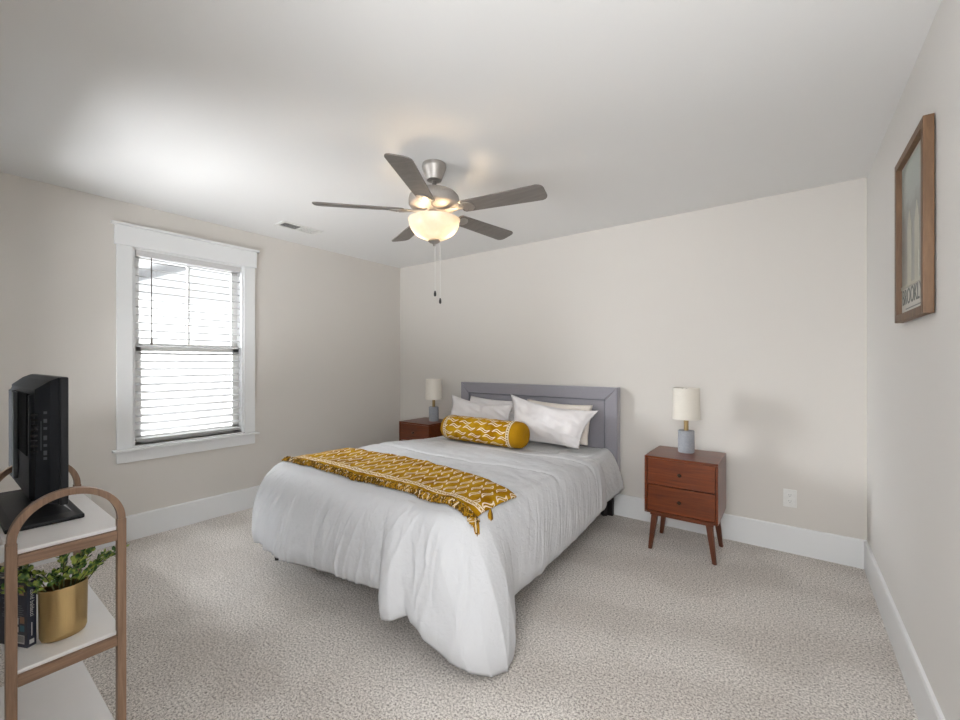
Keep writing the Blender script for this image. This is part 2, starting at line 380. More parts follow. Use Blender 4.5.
# blind in window_1
bl = thing('window_blind', 'white horizontal slat blind hanging open inside the left wall window', 'blind', (LX-.03, 1.3035, W1[3]))
y0, y1 = -.362, .362
box('head_rail', -.032, .030, y0, y1, -.055, -.002, 'slat', bl, .002)
bm = bmesh.new(); n_sl = 24; sp = .0573
for k in range(n_sl):
    zc = -.085-k*sp; tilt = math.radians(-13)
    prof = [(-.030, 0), (-.015, .0022), (0, .003), (.015, .0022), (.030, 0)]
    a = []; b = []
    for (d, z) in prof:
        for yy, L in ((y0+.004, a), (y1-.004, b)): L.append((bm.verts.new((d, yy, zc+z+d*math.sin(tilt)+.0018)), bm.verts.new((d, yy, zc+z+d*math.sin(tilt)-.0018))))
    for i in range(4):
        bm.faces.new((a[i][0], a[i+1][0], b[i+1][0], b[i][0])); bm.faces.new((a[i][1], b[i][1], b[i+1][1], a[i+1][1]))
    for i in (0, 4): bm.faces.new((a[i][0], b[i][0], b[i][1], a[i][1]))
obj('slats', bm, 'slat', bl)
box('bottom_rail', -.030, .030, y0+.003, y1-.003, -1.42, -1.402, 'slat', bl, .003)
bm = bmesh.new()
for yy in (-.24, .0, .24):
    for d in (-.028, .028): tube(bm, [(d, yy, -.05), (d, yy, -1.405)], .0009, 5)
obj('ladder_cord', bm, 'slat', bl)
bm = bmesh.new(); tube(bm, [(.045, -.275, -.06), (.05, -.275, -.3), (.052, -.275, -.66)], .0038, 8); lathe(bm, [(.003, .03), (.007, .0), (.0085, -.035), (.0, -.037)], 10, (.052, -.275), -.67)
obj('tilt_wand', bm, 'pewter', bl)
# neighbouring house seen through the blind
nb = thing('neighbour_house', 'pale neighbouring house with a sloped roof outside the left window', 'house', (-12.5, 4.0, -2.9))
bm = bmesh.new(); bx(bm, -3, 3, -2.4, 8.4, 0, 5.4); obj('house_wall', bm, 'ext_wall', nb)
bm = bmesh.new(); mtx = Matrix(((0, 0, 1, 0), (1, 0, 0, 0), (0, 1, 0, 0), (0, 0, 0, 1)))
prism(bm, [(-3.2, 5.2), (3.0, 8.0), (9.2, 5.2), (9.2, 5.38), (3.0, 8.2), (-3.2, 5.38)], -3.3, 3.3, 0, 0, mtx); obj('roof', bm, 'ext_roof', nb)

# ceiling vent, outlets
vt = thing('ceiling_vent', 'white rectangular air vent on the ceiling near the left wall', 'vent', (-3.371, 1.94, H))
bm = bmesh.new()
for b in ((-.075, -.055, -.18, .18), (.055, .075, -.18, .18), (-.056, .056, -.18, -.155), (-.056, .056, .155, .18), (-.056, .056, -.005, .005)): bx(bm, b[0], b[1], b[2], b[3], -.008, -.0005)
obj('frame', bm, 'plastic_white', vt)
bm = bmesh.new(); bx(bm, -.055, .055, -.155, .155, -.0015, -.0006); obj('duct_shade_sheet', bm, 'duct_dark', vt)  # dark sheet painted in for the shade inside the duct
bm = bmesh.new()
for k in range(7):
    x = -.048+k*.016
    for (a, b, w, an) in ((-.155, -.005, .008, .42), (.005, .155, .019, .15)):
        v = bx(bm, -w/2, w/2, a, b, -.0006, .0006, 0, 0, Matrix.Translation((x, 0, -.005)) @ Matrix.Rotation(an, 4, 'Y'))
obj('louver', bm, 'plastic_white', vt)

def outlet(label, loc, rotz):
    t = thing('wall_outlet', label, 'outlet', loc, rotz)
    box('cover_plate', -.037, .037, -.006, 0, -.06, .06, 'plastic_white', t, .003)
    bm = bmesh.new()
    for zc in (.021, -.021):
        bm = bmesh.new(); prism(bm, [(.017*math.cos(a)*1.0, max(-.014, min(.014, .017*math.sin(a)))) for a in [2*PI*k/24 for k in range(24)]], 0, .0015, 0, 0, Matrix.Translation((0, -.006, zc)) @ Matrix.Rotation(PI/2, 4, 'X'))
        r = obj('receptacle', bm, 'plastic_white', t)
        bm = bmesh.new()
        bx(bm, -.007, -.005, -.0079, -.0074, zc, zc+.008); bx(bm, .005, .007, -.0079, -.0074, zc, zc+.008); bx(bm, -.0022, .0022, -.0079, -.0074, zc-.009, zc-.005)
        obj('outlet_slots', bm, 'print_grey', r)
outlet('white outlet plate on the back wall right of the nightstand', (.005, BY, .367), 0)
outlet('small white outlet plate low on the left wall behind the cart', (LX, .66, .36), PI/2)

# ------------------------------------------------------------------ picture on the right wall
pc = thing('framed_picture', 'brown wood framed bridge poster hanging on the right wall', 'picture', (RX, 2.226, 1.783))
# local: x negative into room, y along wall, z up
hy, hz, fw, dp = .231, .330, .030, .032
bm = bmesh.new()
for b in ((-hy, -hy+fw, -hz, hz), (hy-fw, hy, -hz, hz), (-hy+fw, hy-fw, -hz, -hz+fw), (-hy+fw, hy-fw, hz-fw, hz)): bx(bm, -dp, -.004, *b, .0025)
obj('frame', bm, 'frame_wood', pc, auto=35)
def m_poster():
    t = NT('faded_poster'); v = t.coord(); n = t.noise(v, 9, 4, .6); sp = t.n('ShaderNodeSeparateXYZ'); t.l(v, sp.inputs[0])
    z = t.math('ADD', sp.outputs[2], t.math('MULTIPLY', t.math('SUBTRACT', n, .5), .12))
    t.bsdf(t.ramp(t.math('ADD', z, .5), [(.28, (.26, .26, .23)), (.48, (.20, .20, .185)), (.60, (.19, .20, .19)), (.64, (.30, .34, .32)), (.76, (.36, .41, .38))]), .3, spec=.5); return t.m
M['poster'] = m_poster(); M['poster_pale'] = m_plain('poster_cream', (.42, .41, .34), .4); M['poster_mat'] = m_plain('poster_border', (.55, .53, .48), .4); M['poster_ink'] = m_plain('poster_ink', (.16, .17, .16), .5)
iy, iz = hy-fw, hz-fw
box('backing', -.014, -.004, -iy, iy, -iz, iz, 'poster_mat', pc)
pr = box('print', -.0155, -.014, -iy+.012, iy-.012, -iz+.105, iz-.012, 'poster', pc)
bm = bmesh.new()
def slab(bm, poly, x0=-.0165, x1=-.0155):
    prism(bm, poly, x0, x1, 0, 0, Matrix(((0, 0, 1, 0), (1, 0, 0, 0), (0, 1, 0, 0), (0, 0, 0, 1))))
for c in (-.058, .058):
    slab(bm, [(c-.03, -.186), (c+.03, -.186), (c+.033, .03), (c+.02, .06), (c, .10), (c-.02, .06), (c-.033, .03)])
slab(bm, [(-.20, -.200), (.20, -.200), (.20, -.186), (-.20, -.186)])
obj('tower_drawing', bm, 'poster_pale', pr)
text_mesh('title_lettering', 'BROOKLYN', .088, 'poster_ink', Matrix.Translation((-.0150, 0, -.237)) @ Matrix.Diagonal((1, .80, 1, 1)) @ Matrix(((0, 0, -1, 0), (-1, 0, 0, 0), (0, 1, 0, 0), (0, 0, 0, 1))), pc, .0004)
bm = bmesh.new(); bx(bm, -.0148, -.0141, -.13, .13, -.284, -.280); obj('small_print', bm, 'poster_ink', pc)

# ------------------------------------------------------------------ bed
bed = thing('bed', 'queen bed with grey upholstered headboard and dark legs against the back wall', 'bed', (-1.965, 3.40, 0))
def W(o, dx=0): return o
bx0, bx1 = -2.80+1.965, -1.135+1.965
hb_o = [(bx0, .035), (bx1, .115)]
hy0, hy1 = 3.425-3.40, 3.500-3.40
# upholstered border of three mitred members round a recessed panel
bw, top = .108, 1.078
bm = bmesh.new()
def quadprism(bm, pts, ya, yb, bev=.012):
    a = [bm.verts.new((x, ya, z)) for x, z in pts]; b = [bm.verts.new((x, yb, z)) for x, z in pts]; n = len(pts)
    fs = [bm.faces.new(a), bm.faces.new(b)]+[bm.faces.new((a[i], a[(i+1) % n], b[(i+1) % n], b[i])) for i in range(n)]
    bmesh.ops.bevel(bm, geom=list(fs[0].edges), offset=bev, segments=3, profile=.6, affect='EDGES')
g = .0012
quadprism(bm, [(bx0, top), (bx1, top), (bx1-bw+g, top-bw+g), (bx0+bw-g, top-bw+g)], hy0, hy1)
quadprism(bm, [(bx1, top-g), (bx1, .27), (bx1-bw, .27), (bx1-bw, top-bw-g)], hy0, hy1)
quadprism(bm, [(bx0, top-g), (bx0+bw, top-bw-g), (bx0+bw, .27), (bx0, .27)], hy0, hy1)
hbd = obj('headboard', bm, 'velvet', bed, auto=40)
bm = bmesh.new(); bx(bm, bx0+bw+.003, bx1-bw-.003, hy0+.016, hy1-.004, .28, top-bw-.003, .014); obj('headboard_panel', bm, 'velvet', hbd, auto=40)
bm = bmesh.new(); zz = top-bw
tube(bm, [(bx0+bw, hy0+.006, .3), (bx0+bw, hy0+.006, zz), (bx1-bw, hy0+.006, zz), (bx1-bw, hy0+.006, .3)], .0045, 6); obj('piping', bm, 'piping', hbd)
for s in (-.76, .715): box('side_rail', s+.0, s+.03, -1.97, .02, .19, .26, 'dark_leg', bed, .01)
box('foot_rail', -.76, .745, -2.0, -1.97, .19, .26, 'dark_leg', bed, .01)
bm = bmesh.new()
for k in range(9): bx(bm, -.75, .75, -1.9+k*.22, -1.82+k*.22, .22, .24)
obj('slats', bm, 'oak_y', bed)
for (x, y) in ((-.715, -2.0), (.70, -2.0), (.71, -.97), (-.715, -.97), (.715, .035), (-.715, .035)):
    bm = bmesh.new(); lathe(bm, [(.026, 0), (.034, .19)], 4, (x, y)); obj('leg', bm, 'dark_leg', bed)
for x in (bx0+.06, bx1-.1): box('headboard_post', x, x+.05, hy0+.03, hy1-.012, 0, .30, 'dark_leg', hbd)
mt = bmesh.new(); bx(mt, -2.72, -1.21, 1.385, 3.415, .262, .545, .045)
tag(obj('mattress', mt, 'duvet', None, auto=40), 'white mattress under the comforter, resting on the grey bed frame', 'mattress')

# comforter -------------------------------------------------------------
def smooth1d(xs, ys, x):
    """monotone-ish cosine interpolation"""
    i = max(0, min(len(xs)-2, int(np.searchsorted(xs, x)-1))); f = (x-xs[i])/(xs[i+1]-xs[i]); f = max(0, min(1, f)); f = f*f*(3-2*f)*.6+f*.4
    return ys[i]*(1-f)+ys[i+1]*f
xR, xL, yF, yH = -1.165, -2.735, 1.40, 2.96
cr = .13
# station list along the outline: position, outward normal and arclength
def outline():
    pts = []
    n1 = 220
    for k in range(n1): pts.append((xR, yH+(yF+cr-yH)*k/n1, 1.0, 0.0))
    for k in range(72):
        a = -PI/2*k/72; pts.append((xR-cr+cr*math.cos(a), yF+cr+cr*math.sin(a), math.cos(a), math.sin(a)))
    n2 = 260
    for k in range(n2+1): pts.append((xR-cr+(xL+cr-xR+cr)*k/n2, yF, 0.0, -1.0))
    for k in range(1, 73):
        a = -PI/2-PI/2*k/72; pts.append((xL+cr+cr*math.cos(a), yF+cr+cr*math.sin(a), math.cos(a), math.sin(a)))
    for k in range(1, n1+1): pts.append((xL, yF+cr+(yH-yF-cr)*k/n1, -1.0, 0.0))
    return pts
OUT = outline(); NS = len(OUT)
# hem keys: station index -> hem position
iRc, iF0, iF1 = 220, 292, 552
def st_right(y): return 220*(yH-y)/(yH-yF-cr)
def st_foot(x): return iF0+260*(xR-cr-x)/((xR-cr)-(xL+cr))
HK = [(0, (-1.062, 2.96, .215)), (st_right(2.85), (-1.06, 2.85, .215)), (st_right(2.5), (-1.065, 2.50, .17)), (st_right(2.2), (-1.06, 2.22, .165)),
      (st_right(1.95), (-1.055, 1.97, .155)), (st_right(1.72), (-1.05, 1.73, .165)), (st_right(1.62), (-1.035, 1.655, .165)),
      (st_right(1.56), (-.985, 1.60, .06)), (iRc+8, (-.935, 1.525, .02)), (iRc+28, (-.915, 1.43, .018)), (iRc+48, (-.955, 1.36, .02)), (iF0-4, (-1.03, 1.30, .04)),
      (st_foot(-1.34), (-1.14, 1.275, .07)), (st_foot(-1.39), (-1.24, 1.25, .125)), (st_foot(-1.44), (-1.33, 1.235, .19)),
      (st_foot(-1.47), (-1.38, 1.20, .17)), (st_foot(-1.50), (-1.445, 1.20, .155)), (st_foot(-1.53), (-1.50, 1.25, .20)), (st_foot(-1.55), (-1.47, 1.285, .225)),
      (st_foot(-1.66), (-1.60, 1.265, .215)), (st_foot(-1.85), (-1.83, 1.26, .20)), (st_foot(-2.05), (-2.04, 1.25, .185)), (st_foot(-2.3), (-2.32, 1.245, .145)),
      (st_foot(-2.5), (-2.55, 1.245, .155)), (iF1+10, (-2.74, 1.26, .15)), (iF1+36, (-2.85, 1.31, .17)), (iF1+68, (-2.89, 1.45, .19)), (iF1+120, (-2.87, 1.9, .19)), (NS-1, (-2.86, 2.96, .22))]
HX = [k[0] for k in HK]
def vnoise(s, seed=0): return noise.noise(Vector((s, seed*7.31, seed*1.7)))
def fold(s, t):
    """outward displacement of the skirt, metres; s = arclength in metres, t = 0 top .. 1 hem"""
    w = s+.07*t*vnoise(s*1.5, 3)
    g = t**.8
    rid = lambda q, sd: (1-abs(vnoise(q, sd))*2.2)                     # sharp crests
    f = .015*vnoise(w*5.0, 1)+.011*rid(w*8, 2)*(.4+.8*t)
    f += .018*max(0, rid((w-.10*t)*14, 4))**2*max(0, .45+1.3*vnoise(w*2.3, 8))
    f += .014*max(0, rid((w-.17*t)*24, 6))**3*max(0, .35+1.6*vnoise(w*3.1+t, 12))
    f += .004*noise.noise(Vector((w*22, t*4.0, 5)))+.002*noise.noise(Vector((w*60, t*14.0, 8)))
    return f*g
ARC = [0]
for a, b in zip(OUT, OUT[1:]): ARC.append(ARC[-1]+math.hypot(a[0]-b[0], a[1]-b[1]))
zt = .618
def top_z(x, y):
    e = min(x-xL, xR-x, y-yF+.02)
    z = .575+.045*min(1, max(0, (2.95-y)/.5))+.012*math.exp(-((y-1.55)/.2)**2)
    z += .012*noise.noise(Vector((x*3, y*3, 1)))+.005*noise.noise(Vector((x*9, y*7, 2)))+.0035*noise.noise(Vector((x*26, y*18, 3)))+.004*max(0, 1-abs(noise.noise(Vector((x*5+y*3, y*6-x*2, 8))))*5)*(noise.noise(Vector((x*2, y*2, 4)))+.3)
    for yy in (2.25, 2.75):                                         # sewn channels across
        z -= .008*math.exp(-((y-yy-.03*math.sin(x*4))/.018)**2)
    z -= .012*(1-min(1, max(0, e/.18)))**2
    return z
NT_, NK = 40, 60
xc = (xL+xR)/2; ysp = 1.95
V = np.zeros((NS, NT_+NK, 3))
for i, (x, y, nx, ny) in enumerate(OUT):
    sx_, sy_ = xc, max(y, ysp)
    for j in range(NT_):
        f = (j/(NT_-1)); f = 1-(1-f)**1.3
        px, py = sx_+(x-sx_)*f, sy_+(y-sy_)*f
        V[i, j] = (px, py, top_z(px, py))
    e = V[i, NT_-1].copy()
    hem = np.array([smooth1d(HX, [k[1][c] for k in HK], i) for c in range(3)])
    n = np.array([nx, ny, 0])
    side = abs(nx)*.5
    r = .105
    p1 = e+n*r*.85+np.array([0, 0, -.004])
    p2 = e*.25+hem*.75; p2[2] = e[2]*.62+hem[2]*.38; p2 = p2+n*.035
    for j in range(NK):
        t = (j+1)/NK
        b = (1-t)**3*e+3*(1-t)**2*t*p1+3*(1-t)*t*t*p2+t**3*hem
        amp = 1.0-.6*abs(nx)**2
        calm = 1-.7*max(0, min(1, (.10-hem[2])/.08))*max(0, t-.6)/.4
        b = b+n*fold(ARC[i], t)*amp*1.25*calm
        if t > .9: b = b-n*.02*((t-.9)/.1)**2
        b[2] += .006*vnoise(ARC[i]*7, 9)*t
        b[2] = max(b[2], .012) if hem[2] > .03 else b[2]
        V[i, NT_+j] = b
bm = bmesh.new(); vv = [[bm.verts.new(V[i, j]) for j in range(NT_+NK)] for i in range(NS)]
for i in range(NS-1):
    for j in range(NT_+NK-1): bm.faces.new((vv[i][j], vv[i][j+1], vv[i+1][j+1], vv[i+1][j]))
bmesh.ops.remove_doubles(bm, verts=bm.verts[:], dist=.0006)
bm.normal_update()
bmesh.ops.recalc_face_normals(bm, faces=bm.faces[:])
up = sum(f.normal.z for f in bm.faces if f.calc_center_median().z > .55)
if up < 0: bmesh.ops.reverse_faces(bm, faces=bm.faces[:])
BVH = BVHTree.FromBMesh(bm)
me = bpy.data.meshes.new('comforter'); bm.to_mesh(me); bm.free()
for p in me.polygons: p.use_smooth = True
comf = link('comforter', me, 'duvet')
so = comf.modifiers.new('thick', 'SOLIDIFY'); so.thickness = .022; so.offset = -1
tag(comf, 'large white comforter draped over the bed, one corner trailing on the carpet', 'comforter')

# coverlet showing at the head beside the headboard
bm = bmesh.new(); ny_, nk = 46, 40; rows = []
for side, sgn in ((1, 1), (-1, -1)):
    rows = []
    for i in range(ny_):
        y = 2.93+(3.408-2.93)*i/(ny_-1)
        row = []
        ex = -1.235 if side > 0 else -2.70
        e = np.array([ex, y, .568]); hemz = .275+.012*math.sin(y*9); hemz -= .04*(3.408-y)/.478; hem = np.array([(-1.085 if side > 0 else -2.84)+sgn*(.012*(y-3)), y, hemz])
        n = np.array([sgn, 0, 0.])
        for j in range(10):
            x = e[0]-sgn*.25*(1-j/10); row.append((x, y, .560+.006*noise.noise(Vector((x*14, y*14, 2)))))
        for j in range(nk):
            t = j/(nk-1); p1 = e+n*.06; p2 = e*.4+hem*.6+n*.02; p2[2] = .45
            b = (1-t)**3*e+3*(1-t)**2*t*p1+3*(1-t)*t*t*p2+t**3*hem
            b = b+n*(.009*noise.noise(Vector((y*16, t*2, 5)))+.005*noise.noise(Vector((y*55, t*22, 7))))*t**.5
            row.append(tuple(b))
        rows.append([bm.verts.new(p) for p in row])
    for a, b in zip(rows, rows[1:]):
        for j in range(len(a)-1): bm.faces.new((a[j], a[j+1], b[j+1], b[j]))
# middle strip joining both sides across the bed
xs = np.linspace(-2.45, -1.475, 20); r2 = [[bm.verts.new((x, 2.93+(3.408-2.93)*i/(ny_-1), .560)) for x in xs] for i in range(ny_)]
for a, b in zip(r2, r2[1:]):
    for j in range(len(a)-1): bm.faces.new((a[j], a[j+1], b[j+1], b[j]))
bmesh.ops.remove_doubles(bm, verts=bm.verts[:], dist=.003)
cv = obj('coverlet', bm, 'coverlet', smooth=True); so = cv.modifiers.new('thick', 'SOLIDIFY'); so.thickness = .008; so.offset = 0
tag(cv, 'white crinkled coverlet hanging beside the headboard, under the comforter', 'coverlet')

# throw ------------------------------------------------------------------
def surf(x, y, off):
    h = BVH.ray_cast(Vector((x, y, 1.5)), Vector((0, 0, -1)))
    if h[0] is None: return Vector((x, y, .5)), Vector((0, 0, 1))
    nn = h[1] if h[1].z > 0 else -h[1]
    return h[0]+nn*off, nn
def throw_pt(a, b):
    """a 0..1 left to right, b 0..1 from the foot edge to the head edge -> x, y"""
    xl = -2.72-.12*b; xr = -1.115-.006*b
    x = xl+(xr-xl)*a
    ynear = 1.475+.02*a-.03*(a**6)+.006*math.sin(a*13)+.004*math.sin(a*37)
    yfar = 1.955+.16*a*(1-a)-.215*max(0, a-.45)**1.5*1.6+.006*math.sin(a*17)
    return x, ynear+(yfar-ynear)*b
bm = bmesh.new(); uvl = bm.loops.layers.uv.new('UVMap'); na, nb_ = 240, 60; G = []; UV = {}
for i in range(na+1):
    col = []
    for j in range(nb_+1):
        x, y = throw_pt(i/na, j/nb_)
        off = .013+.003*noise.noise(Vector((x*14, y*14, 4)))+.0035*max(0, noise.noise(Vector((x*26, y*5, 6))))
        p, nn = surf(x, y, off); v = bm.verts.new(p); UV[v] = (i/na*1.72, j/nb_*.50); col.append(v)
    G.append(col)
for i in range(na):
    for j in range(nb_):
        f = bm.faces.new((G[i][j], G[i+1][j], G[i+1][j+1], G[i][j+1]))
        for lp in f.loops: lp[uvl].uv = UV[lp.vert]
for _ in range(2): bmesh.ops.smooth_vert(bm, verts=bm.verts[:], factor=.5, use_axis_x=False, use_axis_y=False, use_axis_z=True)
near = [G[i][0].co.copy() for i in range(na+1)]; rgt = [G[na][j].co.copy() for j in range(nb_+1)]
thr = obj('throw_blanket', bm, 'throw', smooth=True)
so = thr.modifiers.new('thick', 'SOLIDIFY'); so.thickness = .007; so.offset = 0
tag(thr, 'mustard yellow throw with white wavy pattern and fringe laid across the bed', 'throw')
bm = bmesh.new()
for i in range(0, na*3):                                            # yarn fringe along the foot edge
    f = i/3; k = int(f); p = near[k].lerp(near[min(na, k+1)], f-k)
    for r in range(3):
        L = (.026+random.random()*.018); dx = random.uniform(-.022, .022); pts = []
        for q in range(5):
            t = q/4; x, y = p.x+dx*t+.009*math.sin(t*7+i), p.y+.012-L*t
            s, nn = surf(x, y, .007+.016*math.sin(PI*min(1, t*1.1))*random.uniform(.5, 1.3)+random.random()*.006); pts.append(s)
        tube(bm, pts, [.0026, .0034, .0036, .0034, .0026], 5, random.choice((0, 0, 0, 1, 1, 1, 1, 2)))
obj('fringe', bm, ['fringe1', 'fringe2', 'fringe3'], thr, smooth=True)
for (j, dxx) in ((0, .0), (18, .0)):                                # knotted tassels at the right end
    bm = bmesh.new(); p = rgt[j]
    for k in range(16):
        a = 2*PI*k/16; rr = .012*random.random()+.004
        q0 = p+Vector((.004, -.002, .004)); q1 = p+Vector((.010+rr*math.cos(a)*.5, -.012+rr*math.sin(a), -.022)); q2 = p+Vector((.018+rr*math.cos(a)*.6, -.02+1.3*rr*math.sin(a), -.062-random.random()*.015))
        tube(bm, [q0, q1, q2], [.004, .004, .0022], 5, random.choice((0, 0, 1)))
    obj('tassel', bm, ['fringe1', 'fringe2'], thr, smooth=True)

# pillows -----------------------------------------------------------------
def pillow(name, TL, TR, BR, BL, th, mat, label, cat='pillow', sag=.03, seed=0, flange=.0, dent=0, thb=None, cup=0):
    TL, TR, BR, BL = map(Vector, (TL, TR, BR, BL)); n = 40
    N = ((TR-BL).cross(TL-BR)).normalized(); 
    if N.y > 0: N = -N
    bm = bmesh.new(); front = []; back = []
    up = ((TL-BL)+(TR-BR)).normalized(); rt = ((TR-TL)+(BR-BL)).normalized()
    for i in range(n+1):
        fr = []; bk = []
        for j in range(n+1):
            u, v = i/n, j/n; U_, V_ = 2*u-1, 2*v-1                  # u left..right, v bottom..top
            p = (BL*(1-u)+BR*u)*(1-v)+(TL*(1-u)+TR*u)*v
            # edges pull in between the corners
            p = p-up*sag*(1-U_*U_)*max(0, V_)**2*1.0+up*sag*.5*(1-U_*U_)*max(0, -V_)**2
            p = p-rt*sag*.8*(1-V_*V_)*(abs(U_)**3)*(1 if U_ > 0 else -1)
            fl = 1-flange
            a = max(0, 1-(abs(U_)/fl)**2.6); b = max(0, 1-(abs(V_)/fl)**2.6); h = (a*b)**.5*th
            h *= 1-dent*math.exp(-((u-.38)/.16)**2-((v-.85)/.25)**2)
            wob = noise.noise(p*6+Vector((seed, 0, 0)))*.022+noise.noise(Vector((p.x*16, p.z*9, seed)))*.012+abs(noise.noise(Vector((p.x*9+p.z*15, p.z*6-p.x*3, seed+3))))*-.03
            e = min(1, (a*b)*3)
            ed = noise.noise(p*9+Vector((0, seed, 0)))*.008
            fr.append(bm.verts.new(p+N*(h+wob*(.25+.75*e)+ed)))
            bk.append(fr[-1] if i in (0, n) or j in (0, n) else bm.verts.new(p-N*(h*(thb if thb is not None else .6)*1.0+.002-ed)))
        front.append(fr); back.append(bk)
    for i in range(n):
        for j in range(n):
            bm.faces.new((front[i][j], front[i+1][j], front[i+1][j+1], front[i][j+1]))
            f = (back[i][j], back[i][j+1], back[i+1][j+1], back[i+1][j])
            if len(set(f)) == 4:
                try: bm.faces.new(f)
                except ValueError: pass
    o = obj(name, bm, mat, smooth=True); tag(o, label, cat); return o
pillow('pillow', (-2.63, 3.375, .945), (-1.985, 3.375, .925), (-1.99, 3.27, .60), (-2.66, 3.27, .60), .062, 'sham', 'white pillow standing at the back left against the grey headboard', sag=.02, seed=3)
pillow('pillow', (-1.955, 3.375, .945), (-1.325, 3.38, .925), (-1.33, 3.28, .60), (-1.955, 3.28, .60), .062, 'sham_cream', 'cream pillow at the back right, mostly hidden behind the larger white one', sag=.015, seed=9)
pillow('pillow', (-2.705, 3.17, .965), (-2.03, 3.25, .90), (-2.0, 3.13, .615), (-2.75, 3.11, .60), .065, 'sham', 'white pillow at the front left, leaning behind the mustard bolster', sag=.04, seed=5, flange=.05, thb=.25)
pillow('pillow', (-2.03, 3.20, 1.0), (-1.215, 3.215, .905), (-1.33, 3.10, .60), (-1.98, 3.115, .59), .075, 'sham', 'large white pillow at the front right with a pointed top corner and soft dent', sag=.045, seed=1, flange=.07, dent=.7, thb=.15)

# bolster -------------------------------------------------------------------
bo = thing('bolster_cushion', 'mustard bolster cushion with white wavy pattern lying before the white pillows', 'bolster', (0, 0, 0))
A, B = Vector((-2.515, 2.875, .702)), Vector((-1.695, 2.885, .698)); ax = (B-A).normalized(); e1 = Vector((0, 0, 1)); e1 = (e1-ax*e1.dot(ax)).normalized(); e2 = ax.cross(e1); Lb = (B-A).length; rb = .112
def bol(mats, t0, t1, name, par, nr=60, rprof=None, uvs=True):
    bm = bmesh.new(); uvl = bm.loops.layers.uv.new('UVMap'); seg = 64; R = []
    for i in range(nr+1):
        t = t0+(t1-t0)*i/nr; c = A+ax*(Lb*t); ring = []
        for k in range(seg):
            a = 2*PI*k/seg; r = rb*rprof(t); r += .003*noise.noise(Vector((t*14, math.cos(a)*2, math.sin(a)*2)))
            p = c+(e1*math.cos(a)*.96+e2*math.sin(a)*1.04)*r
            ring.append(bm.verts.new(p))
        R.append(ring)
    for i in range(nr):
        for k in range(seg):
            f = bm.faces.new((R[i][k], R[i+1][k], R[i+1][(k+1) % seg], R[i][(k+1) % seg]))
            for lp, (ii, kk) in zip(f.loops, ((i, k), (i+1, k), (i+1, k+1), (i, k+1))): lp[uvl].uv = ((t0+(t1-t0)*ii/nr)*Lb, kk/seg*.648)
    return bm, R
fprof = lambda t: 1.0-.07*max(0, abs(t-.5)*2-.82)/.18
bm, R = bol(None, .075, .895, 'cover', bo, rprof=fprof); obj('patterned_cover', bm, 'bolster', bo, smooth=True)
for (a, b, s) in ((.015, .08, -1), (.89, .99, 1)):
    bm, R = bol(None, a, b, 'end', bo, 10, lambda t: fprof(t)*(1-.18*max(0, (abs(t-.5)*2-.9)/.1)**2))
    rg = R[-1] if s > 0 else R[0]; c = A+ax*(Lb*(b if s > 0 else a)); prev = rg
    for q, (rr, dd) in enumerate(((.62, .015), (.3, .014), (.08, .004))):
        ring = [bm.verts.new(c+ax*s*dd+(v.co-c)*rr*(1+.03*math.sin(k*1.7))) for k, v in enumerate(rg)]
        for k in range(64): bm.faces.new((prev[k], ring[k], ring[(k+1) % 64], prev[(k+1) % 64]))
        prev = ring
    bm.faces.new(prev); obj('end_cap', bm, 'mustard', bo, smooth=True)
for t in (.068, .865):                                              # pale woven bands near both ends
    bm = bmesh.new(); seg = 64; prof = [0, .033]; R = []
    for q in range(2):
        c = A+ax*(Lb*(t+.0)+q*.030); R.append([bm.verts.new(c+(e1*math.cos(2*PI*k/seg)*.96+e2*math.sin(2*PI*k/seg)*1.04)*(rb*fprof(t)+.0045)) for k in range(seg)])
    for k in range(seg): bm.faces.new((R[0][k], R[1][k], R[1][(k+1) % seg], R[0][(k+1) % seg]))
    band = obj('woven_band', bm, 'fringe3', bo, smooth=True); band['label'] = 'cream woven band'
    bm = bmesh.new()
    for k in range(0, 34):
        a = 2*PI*k/34; c = A+ax*(Lb*t+.015)+(e1*math.cos(a)*.96+e2*math.sin(a)*1.04)*(rb*fprof(t)+.0052)
        nrm = (e1*math.cos(a)+e2*math.sin(a)).normalized(); tg = ax.cross(nrm)
        vs = [bm.verts.new(c+ax*dx*.008+tg*dy*.006) for dx, dy in ((1, 0), (0, 1), (-1, 0), (0, -1))]; bm.faces.new(vs)
    obj('diamond_stitching', bm, 'fringe2', band)

